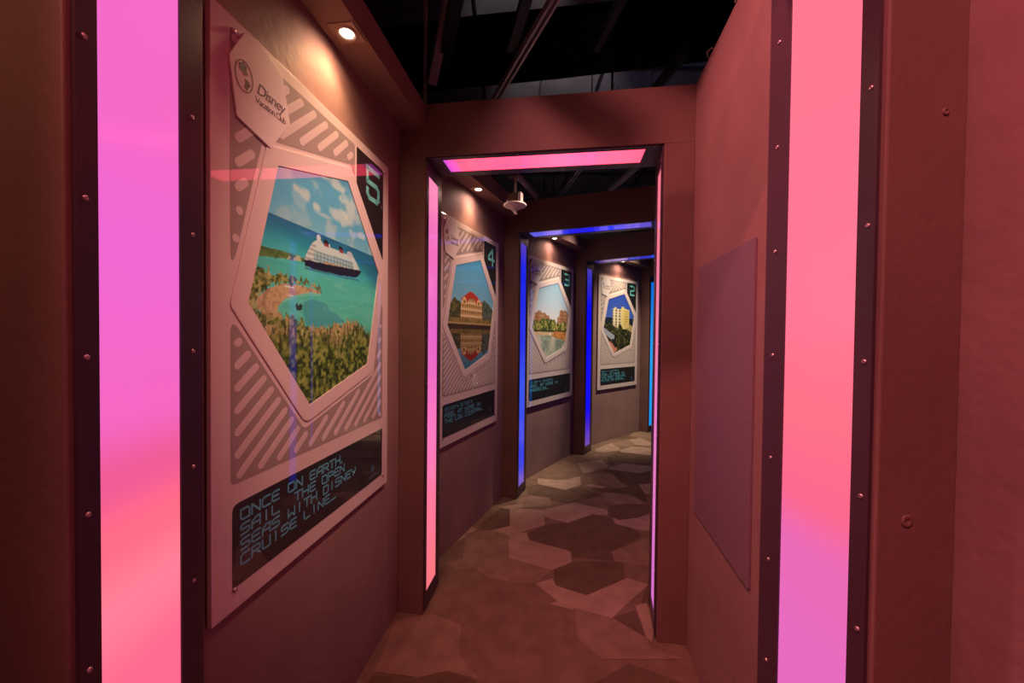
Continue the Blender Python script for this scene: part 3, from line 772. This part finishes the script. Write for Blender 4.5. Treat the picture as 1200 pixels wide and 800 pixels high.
def picture_mat():
    m = bpy.data.materials.new('printed_picture'); m.use_nodes = True
    nt = m.node_tree; b = nt.nodes['Principled BSDF']
    a = nt.nodes.new('ShaderNodeVertexColor'); a.layer_name = 'ink'
    nt.links.new(a.outputs['Color'], b.inputs['Base Color'])
    b.inputs['Roughness'].default_value = 0.5; b.inputs['Coat Weight'].default_value = 1.0; b.inputs['Coat Roughness'].default_value = 0.02; b.inputs['Coat IOR'].default_value = 1.95
    return m
M['print'] = picture_mat()

def picture(fn, step, y, parent, s0, ink):
    s = np.arange(.25, 1.03, step); z = np.arange(1.24, 2.11, step)
    S, Z = np.meshgrid(s, z, indexing='ij')
    C = np.clip(fn(S, Z), 0, 255) / 255.0
    C = np.clip(C * np.array(ink), 0, 1)
    C = np.where(C <= .04045, C / 12.92, ((np.clip(C, 0, 1) + .055) / 1.055) ** 2.4)
    big = offset(HEX, 0.012)
    keep = inside(S[:-1, :-1] + step / 2, Z[:-1, :-1] + step / 2, big)
    ni, nj = S.shape
    idx = np.arange(ni * nj).reshape(ni, nj)
    I, J = np.nonzero(keep)
    q = np.stack([idx[I, J], idx[I + 1, J], idx[I + 1, J + 1], idx[I, J + 1]], 1)
    used = np.unique(q); remap = np.full(ni * nj, -1); remap[used] = np.arange(len(used))
    co = np.stack([S.ravel()[used] - s0, np.full(len(used), y), Z.ravel()[used]], 1)
    me = bpy.data.meshes.new('picture')
    me.from_pydata(co.tolist(), [], remap[q].tolist())
    at = me.color_attributes.new('ink', 'FLOAT_COLOR', 'POINT')
    cc = np.concatenate([C.reshape(-1, 3)[used], np.ones((len(used), 1))], 1).astype(np.float32)
    at.data.foreach_set('color', cc.ravel())
    me.materials.append(M['print'])
    o = bpy.data.objects.new('picture', me); COL.objects.link(o); o.parent = parent
    return o

# ------------------------------------------------------------ posters
S0 = 0.16
def poster(k, off, sx, z0, sz, number, label, fn, step, lines, pic_label, fine, small=None):
    p, a, L = LEFT[k]
    root = empty('wall_poster', (p[0] + off * math.cos(a), p[1] + off * math.sin(a), z0), a)
    root.scale = (sx, 1, sz)
    tag(root, label, 'poster')
    def T(poly): return [(u - S0, v - .775) for u, v in poly]
    Y = -0.020                                    # front of the board
    def part(name, bm, m_, par=root, **kw): return link(name, bm, m_, par, **kw)
    bm = bmesh.new(); prism(bm, T([(.160, .775), (1.112, .775), (1.112, 2.300), (.160, 2.300)]), -0.006, Y, SZ)
    bd = part('board', bm, M['white'])
    bv = bd.modifiers.new('bevel', 'BEVEL'); bv.width = .0015; bv.segments = 2
    bm = bmesh.new()
    for sx_, sz_ in ((.25, .90), (1.02, .90), (.25, 2.17), (1.02, 2.17)):
        lathe(bm, [(.012, 0.0), (.012, .0059)], 12, Matrix.Translation((sx_ - S0, 0, sz_ - .775)) @ Matrix.Rotation(math.pi / 2, 4, 'X'))
    part('wall_spacer', bm, M['steel'])
    O = offset(HEX, 0.066)          # clear band round the picture frame
    def on_edge_s(i, s):            # point of edge i -> i+1 of O at horizontal position s
        (x1, y1), (x2, y2) = O[i], O[(i + 1) % 6]; return (s, y1 + (y2 - y1) * (s - x1) / (x2 - x1))
    upper = [on_edge_s(5, .215), (.215, 2.262), (.806, 2.262), on_edge_s(0, .806) if O[1][0] > .806 else on_edge_s(1, .806)]
    if O[1][0] < .806: upper += [O[1]]
    upper += [O[0]]
    lower = [(.215, 1.105), (.215, on_edge_s(4, .215)[1]), O[4], O[3], on_edge_s(2, 1.055), (1.055, 1.105)]
    lower = [(.215, 1.105), on_edge_s(4, .215), O[4], O[3], on_edge_s(2, 1.055), (1.055, 1.105)]
    up_r = rounded(upper, [.012, .012, .012, .004] + [0] * (len(upper) - 4)); lo_r = rounded(lower, [.016, .016, .03, .03, .01, .012])
    bm = bmesh.new()
    prism(bm, T(up_r), Y - .0002, Y - .0008, SZ); prism(bm, T(lo_r), Y - .0002, Y - .0008, SZ)
    gp = part('grey_pattern', bm, M['grey'])
    bm = bmesh.new()
    if fine:
        stripes(bm, T(upper), math.radians(45), .040, .0105, Y - .0009, Y - .0013, .010)
        stripes(bm, T(lower), math.radians(39), .031, .0080, Y - .0009, Y - .0013, .006)
    else:
        stripes(bm, T(upper), math.radians(44), .0455, .0115, Y - .0009, Y - .0013, .012)
        stripes(bm, T(lower), math.radians(39), .0455, .0105, Y - .0009, Y - .0013, .010)
    link('stripes', bm, M['pill'], gp)
    # number flag
    bm = bmesh.new()
    fg = [(.821, 2.262), (1.055, 2.262), (1.055, 1.845), on_edge_s(1, .821)]
    prism(bm, T(rounded(fg, [.002, .02, .002, .01])), Y - .0002, Y - .0010, SZ)
    nf = part('number_flag', bm, M['black'])
    bm = bmesh.new()
    for pl in G[number]:
        strokes(bm, [(.908 - S0 + px / 4 * .100, 2.092 - .775 + py / 6 * .125) for px, py in pl], .021, Y - .0011, Y - .0015)
    nn = link('numeral', bm, M['numeral'], nf); nn['label'] = 'cyan number ' + number
    # caption bar
    bm = bmesh.new()
    prism(bm, T(rounded([(.219, .833), (.219, 1.052), (1.055, 1.052), (1.055, .833)], [.004, .022, .004, .004])), Y - .0002, Y - .0010, SZ)
    cb = part('caption_bar', bm, M['black'])
    bm = bmesh.new()
    y0_, y1_ = Y - .0011, Y - .0014
    zz = 1.002 - .775
    if small:
        write(bm, small, .245 - S0, 1.006 - .775, .016, .020, .0215, .0030, y0_, y1_); zz -= .040
    for ln in lines:
        write(bm, ln, .245 - S0, zz, .0285, .0270, .0372, .0054, y0_, y1_); zz -= .0400
    tx = link('caption_lettering', bm, M['cyan'], cb); tx['label'] = 'light blue squared capitals'
    bm = bmesh.new()
    for dx, dz in ((0, .010), (-.009, 0), (.009, 0), (0, -.010)):
        prism(bm, T([(.965 + dx, .892 + dz + .008), (.965 + dx + .008, .892 + dz), (.965 + dx, .892 + dz - .008), (.965 + dx - .008, .892 + dz)]), y0_, y1_, SZ)
    prism(bm, T([(.925, .856), (1.005, .856), (1.005, .860), (.925, .860)]), y0_, y1_, SZ)
    link('diamond_emblem', bm, M['dimcyan'], cb)
    # raised frame round the picture, its picture
    outer = rounded(offset(HEX, 0.052), [.02, .02, .03, .05, .05, .03], 5); n = len(outer)
    bm = bmesh.new()
    inner = []
    for i in range(6): inner += [HEX[i]] * 6
    rings = []
    for ring, t in ((outer, Y - .0002), (outer, Y - .0030), (offset_list(outer, HEX, .004), Y - .0038), (inner, Y - .0038), (inner, Y - .0004)):
        rings.append([bm.verts.new(SZ(u - S0, v - .775, t)) for u, v in ring])
    for A, B in zip(rings, rings[1:]):
        for i in range(n):
            j = (i + 1) % n; bm.faces.new((A[i], A[j], B[j], B[i]))
    bmesh.ops.remove_doubles(bm, verts=bm.verts[:], dist=1e-6)
    fr = part('picture_frame', bm, M['white'])
    pc = picture(fn, step, Y - .0009, root, S0, (.92, 1.14, 1.10) if k == 1 else ((1.02, 1.0, 1.08) if k == 3 else (1.0, 1.06, 1.04)))
    pc.location.z = -.775
    pc['label'] = pic_label
    # hanging tag with the club emblem
    bm = bmesh.new()
    tg = [(.206, 2.195), (.252, 2.281), (.300, 2.297), (.392, 2.262), (.424, 2.137), (.345, 2.026), (.229, 2.053)]
    prism(bm, T(rounded(tg, .006, 3)), Y - .0010, Y - .0070, SZ)
    tgo = part('emblem_tag', bm, M['tagwhite'])
    b2 = tgo.modifiers.new('bevel', 'BEVEL'); b2.width = .0012; b2.segments = 2
    yt = Y - .0071
    bm = bmesh.new()
    cx, cz, rx, rz = .252 - S0, 2.168 - .775, .029, .040
    O1, I1 = disc(cx, cz, rx, 32, rz), disc(cx, cz, rx - .0022, 32, rz - .0022)
    for i in range(32):
        j = (i + 1) % 32; prism(bm, [O1[i], O1[j], I1[j], I1[i]], yt, yt - .0004, SZ)
    for pl in ([(-.016, .026), (-.004, .034), (.008, .030), (.006, .018), (.012, .010), (.002, .004), (-.004, .010), (-.014, .012)],
               [(.002, -.004), (.014, -.006), (.020, -.014), (.012, -.024), (.008, -.034), (.000, -.026), (.004, -.016)]):
        prism(bm, [(cx + u, cz + v) for u, v in pl], yt, yt - .0004, SZ)
    font_mesh('Disney', .044, .292 - S0, 2.152 - .775, yt - .0002, bm, shear=.25, depth=.0002, spacing=.86)
    font_mesh('Vacation Club', .026, .288 - S0, 2.124 - .775, yt - .0002, bm, depth=.0002, spacing=.80)
    lg = link('emblem', bm, M['logo'], tgo); lg['label'] = 'globe outline and club lettering in grey'
    for bu, bvv in ((.222, 2.263), (1.064, 2.258), (.224, .830), (1.063, .829)):
        bm = bmesh.new()
        yb = -Y + (.0001 if (bu > .3 or bvv < 1) else .0001)
        lathe(bm, [(.0065, 0), (.0065, .004), (.005, .0065), (.002, .0075)], 14, Matrix.Translation((bu - S0, -yb, bvv - .775)) @ Matrix.Rotation(math.pi / 2, 4, 'X'))
        part('bolt', bm, M['screw'], smooth=True)
    return root

def offset_list(outer, hexa, d):
    c = Vector((sum(p[0] for p in hexa) / 6, sum(p[1] for p in hexa) / 6)); out = []
    for p in outer:
        v = Vector(p) - c; out.append(tuple(c + v * (1 - d / v.length)))
    return out

poster(1, 0.160, 1.0, 0.775, 1.0, '5', 'large poster of a white cruise ship off a beach, marked 5, on left wall', pic_ship, .0026,
       ['ONCE ON EARTH,', 'SAIL  THE OPEN', 'SEAS WITH DISNEY', 'CRUISE LINE_'], 'cruise ship in a turquoise bay', False)
poster(2, 0.190, 1.0, 0.750, 1.012, '4', 'poster of a red-roofed house mirrored in water, marked 4, between the pink and blue portals', pic_house, .006,
       ['FEEL AT HOME IN', 'THE LOW COUNTRY_'], 'red-roofed building above its reflection', True, '32.2163° N, 80.7526° W')
poster(3, 0.185, 1.13, 0.753, 1.028, '3', 'poster of hotels round a green lagoon, marked 3, between the two blue portals', pic_lagoon, .007,
       ['FEEL AT HOME IN', 'PARADISE_'], 'pale sky over hotels and a lagoon', True, '21.3397° N, 158.1225° W')
poster(4, 0.310, 1.08, 0.748, 1.045, '2', 'poster of a cream tower under deep blue sky, marked 2, farthest along the left wall', pic_tower, .007,
       ['FEEL AT HOME IN', 'THE MOST MAGICAL', 'PLACE ON EARTH_'], 'cream tower under deep blue sky', True, '28.4111° N, 81.5748° W')

# ------------------------------------------------------------ access panel on the right wall
p, a, L = RIGHT[1]
root = empty('access_panel', (*p, 0), a)
tag(root, 'flat purple-grey rectangular access panel on the pink-lit right wall', 'panel')
bm = bmesh.new(); box(bm, .318, .868, 0.0003, 0.009, .706, 1.812)
o = link('cover', bm, M['hatch'], root); b = o.modifiers.new('bevel', 'BEVEL'); b.width = .001
for s, z in ((.33, 1.79), (.33, 1.23), (.33, .73), (.60, 1.79), (.60, .73), (.856, .73), (.856, 1.79), (.856, 1.23)):
    bm = bmesh.new(); lathe(bm, [(.004, 0), (.004, .001), (.002, .002)], 10, Matrix.Translation((s, .0088, z)) @ Matrix.Rotation(-math.pi / 2, 4, 'X'))
    link('screw', bm, M['logo'], root)

# painted-over plugs on the near right pillar face
for (x, z, r, lab) in ((OPEN_W + .052, 1.205, .0105, 'painted-over round plug low on the near right pillar, beside the pink panel'),
                       (OPEN_W + .100, 1.865, .006, 'small painted-over plug high on the near right pillar')):
    X, Yy = loc(1, x, 0)
    bm = bmesh.new()
    lathe(bm, [(r, 0.0), (r, .0012), (r * .8, .0022), (r * .45, .0024), (r * .38, .0014)], 20, Matrix.Rotation(math.pi / 2, 4, 'X'))
    o = link('wall_plug', bm, M['frame'], None, True); o.location = (X, Yy, z); o.rotation_euler.z = -math.radians(TH[1])
    tag(o, lab, 'wall plug')

# ------------------------------------------------------------ detector hanging past the pink portal
dX, dY = 0.012, 2.90
root = empty('ceiling_detector', (dX, dY, 2.42), math.radians(-20))
tag(root, 'white disc-shaped detector on a thin pole below the dark ceiling', 'detector')
bm = bmesh.new()
lathe(bm, [(.004, .002), (.018, .006), (.030, .024), (.060, .036), (.082, .046), (.087, .052), (.084, .058), (.070, .060)], 36)
link('disc', bm, M['sensorwhite'], root, True)
bm = bmesh.new(); tube(bm, [(0, -.004, .012), (.006, -.012, -.006), (.012, -.020, -.016)], .010, 12)
link('nozzle', bm, M['sensorwhite'], root, True)
bm = bmesh.new(); box(bm, -.045, .040, -.035, .035, .061, .136)
o = link('junction_box', bm, M['sensorbrown'], root); b = o.modifiers.new('bevel', 'BEVEL'); b.width = .003
for x in (-.052, .048):
    bm = bmesh.new(); box(bm, x - .005, x + .005, -.030, .030, .060, .090 if x < 0 else .142)
    link('bracket', bm, M['sensorwhite'], root)
bm = bmesh.new(); lathe(bm, [(.011, .1365), (.011, .262)], 14)
link('pole', bm, M['steel'], root, True)
bm = bmesh.new(); box(bm, -.055, .055, -.03, .03, .2625, .2675)
link('mounting_plate', bm, M['sensorbrown'], root)

# ------------------------------------------------------------ dark ceiling void
bm = bmesh.new(); box(bm, -5, 8, -4, 10, 4.20, 4.35)
o = link('ceiling', bm, M['void']); tag(o, kind='structure')
bm = bmesh.new()
for i in range(9): box(bm, -4.5, 7, -1 + i * 1.22, -.985 + i * 1.22, 4.17, 4.1995)
for i in range(9): box(bm, -4 + i * 1.22, -3.985 + i * 1.22, -3, 9, 4.172, 4.1996)
o = link('trim_ceiling', bm, M['darksteel']); tag(o, kind='structure')
# flat black sheet standing in for the unlit band of the ceiling
bm = bmesh.new()
prism(bm, [(-4.0, 3.12), (-4.0, 3.75), (.312, 3.036), (5.5, 2.02), (5.5, 1.60), (.506, 2.38), (-.239, 2.48)], 3.50, 3.535, XY)
o = link('ceiling_shade_sheet', bm, M['unlit_black']); tag(o, 'wide flat black sheet standing in for unlit ceiling above the near corridor', 'shade_sheet')

def strut(name, p, q, label, perforated=False, w=.041, rod_top=4.168, rods=(.08, .92)):
    """open channel strut: two flanges, a web and lips"""
    p, q = Vector(p), Vector(q); L = (q - p).length
    root = empty(name, p, math.atan2(q.y - p.y, q.x - p.x)); tag(root, label, 'strut', 'ceiling channel struts')
    bm = bmesh.new()
    box(bm, 0, L, -w / 2, w / 2, w - .003, w)
    for s in (-1, 1):
        a_, b_ = sorted((s * w / 2, s * (w / 2 - .003))); box(bm, 0, L, a_, b_, 0, w - .0031)
        a_, b_ = sorted((s * (w / 2 - .0031), s * (w / 2 - .012))); box(bm, 0, L, a_, b_, 0, .003)
    if perforated:
        n = int(L / .05)
        for i in range(n): box(bm, i * .05 + .03, i * .05 + .04, -w / 2 + .012, w / 2 - .012, 0.0005, .003)
    link('channel', bm, M['steel'] , root)
    for s in rods:
        bm = bmesh.new(); lathe(bm, [(.005, w + .0005), (.005, rod_top - p.z)], 8, Matrix.Translation((s * L, 0, 0)))
        link('hanger_rod', bm, M['darksteel'], root)
    return root
strut('channel_strut', (.35, 1.40, 3.05), (-.065 - .30, 3.18, 3.05), 'grey double-edged channel strut crossing the black opening above the near corridor', rods=(.04,))
strut('channel_strut', (.68, 3.20, 3.05), (.46, 4.75, 3.05), 'middle channel strut seen through the pink portal, above the blue portal')
strut('channel_strut', (1.19, 3.25, 3.05), (1.04, 4.18, 3.05), 'right-hand channel strut seen through the pink portal')
strut('channel_strut', (-.10, 2.62, 2.705), (.30, 3.66, 2.705), 'perforated channel strut leaning away behind the hanging detector', True, .036, rods=(.97,))
for i, (p, q, w, h_, lab) in enumerate((
        ((-.10, 1.3, 3.12), (-.42, 2.3, 3.12), .06, .06, 'black steel beam at upper left of the opening above the near corridor'),
        ((.20, 1.2, 3.12), (-.02, 2.2, 3.12), .05, .05, 'black steel beam beside the grey channel strut'),
        ((.66, 1.2, 3.2), (.48, 2.3, 3.2), .04, .05, 'thin black beam near the top middle of the dark opening'),
        ((1.02, 2.3, 3.2), (.82, 3.6, 3.2), .04, .05, 'thin black beam at the right of the dark opening'))):
    bm = bmesh.new(); bar(bm, p, q, w, h_)
    o = link('steel_beam', bm, M['darksteel']); tag(o, lab, 'beam', 'black beams in the ceiling void')
# upright rod and slanted plate at the left of the opening
bm = bmesh.new(); lathe(bm, [(.012, 2.72), (.012, 4.168)], 10, Matrix.Translation((-.545, 2.36, 0)))
o = link('threaded_rod', bm, M['steel']); tag(o, 'thin upright hanger rod at the left of the dark ceiling opening', 'rod')
bm = bmesh.new(); bar(bm, (-.50, 2.35, 3.02), (-.27, 1.85, 3.34), .05, .05)
o = link('diagonal_brace', bm, M['steel']); tag(o, 'grey slanted brace next to the upright rod in the ceiling void', 'brace')

# frayed wire ends sticking up at the right wall's top edge
rp, ra, rL = RIGHT[1]
def rw(s, n=.01): return (rp[0] + s * math.cos(ra) - n * math.sin(ra), rp[1] + s * math.sin(ra) + n * math.cos(ra))
for s, pts, lab in ((.52, [(0, .0, 0), (.005, .006, .03), (.012, .004, .075)], 'pale wire end standing up highest on the right wall top'),
                    (.80, [(0, .0, 0), (-.012, .012, .016), (.006, .02, .03), (.02, .018, .022)], 'small curled wire scrap on the right wall top near the lintel')):
    X, Yy = rw(s, 0.004)
    bm = bmesh.new(); tube(bm, [(a_, -b_, c_) for a_, b_, c_ in pts], .0022, 6)
    o = link('wire_end', bm, M['wire'], None, True); o.location = (X, Yy, TOP + .001); tag(o, lab, 'wire')

# unseen fill lights added in the void to raise the corridor's general brightness
for (p, aim, en, c, size, lab) in (
        ((-.42, 1.05, 3.45), (.75, 1.25, 1.75), 190, (1.0, .27, .30), 95, 'added fill light in the void above the near left wall'),
        ((-.55, -.60, 3.45), (.70, -.05, 1.7), 330, (1.0, .24, .28), 110, 'added fill light in the void above the viewpoint'),
        ((.45, -.70, 3.45), (-.72, .50, 1.4), 40, (1.0, .20, .26), 60, 'added fill light in the void behind the viewpoint'),
        ((-.10, .80, 3.55), (.15, 2.0, 1.2), 6, (1.0, .30, .24), 90, 'added fill light in the void facing the pink portal'),
        ((.60, 1.10, 3.40), (-.66, 1.50, 1.66), 260, (1.0, .56, .44), 36, 'added fill light in the void above the near right wall'),
        ((.62, 2.72, 2.98), (-.36, 2.90, 1.50), 110, (1.0, .64, .50), 56, 'added fill light in the void behind the pink portal'),
        ((1.30, 4.35, 3.62), (.34, 4.22, 1.15), 620, (1.0, .78, .60), 33, 'added fill light in the void between the two blue portals'),
        ((2.25, 4.85, 4.02), (1.50, 5.62, .9), 800, (1.0, .80, .58), 40, 'added fill light in the void over the farthest corridor section')):
    x, y, z = p
    root = empty('added_fill_light', p); tag(root, lab, 'light')
    d = (Vector(aim) - Vector(p)).normalized()
    q = d.to_track_quat('-Z', 'Y')
    Mx = q.to_matrix().to_4x4()
    bm = bmesh.new(); lathe(bm, [(.02, .12), (.05, .10), (.06, .03), (.07, .001)], 20, Mx); link('housing', bm, M['darksteel'], root)
    top = Mx @ Vector((0, 0, .11))
    cz_ = 3.498 if lab.endswith('behind the pink portal') else 4.168
    bm = bmesh.new(); lathe(bm, [(.008, top.z + .012), (.008, cz_ - z)], 8, Matrix.Translation((top.x, top.y, 0))); link('hanger_rod', bm, M['darksteel'], root)
    ld = bpy.data.lights.new('added_fill_lamp', 'SPOT'); ld.energy = en * ADDED_FILL; ld.color = c; ld.spot_size = math.radians(size); ld.spot_blend = 1.0; ld.shadow_soft_size = .05
    lo = bpy.data.objects.new('added_fill_lamp', ld); COL.objects.link(lo); lo.parent = root
    lo.location = d * .01; lo.rotation_euler = q.to_euler()

# small hidden lights added on the black sheet to brighten parts of the slab
for (p, aim, en, c, size, lab) in (((.10, 2.62, 3.58), (.0, 3.22, 4.2), 9, (1.0, .88, .86), 70, 'small added wash light hidden on the black sheet, aimed at the near ceiling slab'),
                           ((.30, 2.84, 3.58), (.50, 4.25, 4.2), 60, (1.0, .88, .88), 60, 'small added wash light hidden on the black sheet, aimed at the far ceiling slab'),
                           ((1.25, 2.45, 3.58), (1.50, 3.95, 4.2), 14, (.30, .38, 1.0), 90, 'small added blue-white wash light hidden on the black sheet, beside the right wall line')):
    root = empty('added_wash_light', p); tag(root, lab, 'light')
    d = (Vector(aim) - Vector(p)).normalized(); q = d.to_track_quat('-Z', 'Y'); Mx = q.to_matrix().to_4x4()
    bm = bmesh.new(); lathe(bm, [(.012, .05), (.025, .045), (.03, .001)], 16, Mx); link('housing', bm, M['darksteel'], root)
    bm = bmesh.new(); lathe(bm, [(.028, -.0445), (.028, -.040), (.006, -.038), (.006, -.004)], 14); link('stand', bm, M['darksteel'], root)
    ld = bpy.data.lights.new('added_wash_lamp', 'SPOT'); ld.energy = en; ld.color = c; ld.spot_size = math.radians(size); ld.spot_blend = .9; ld.shadow_soft_size = .02
    lo = bpy.data.objects.new('added_wash_lamp', ld); COL.objects.link(lo); lo.parent = root; lo.location = d * .008; lo.rotation_euler = q.to_euler()
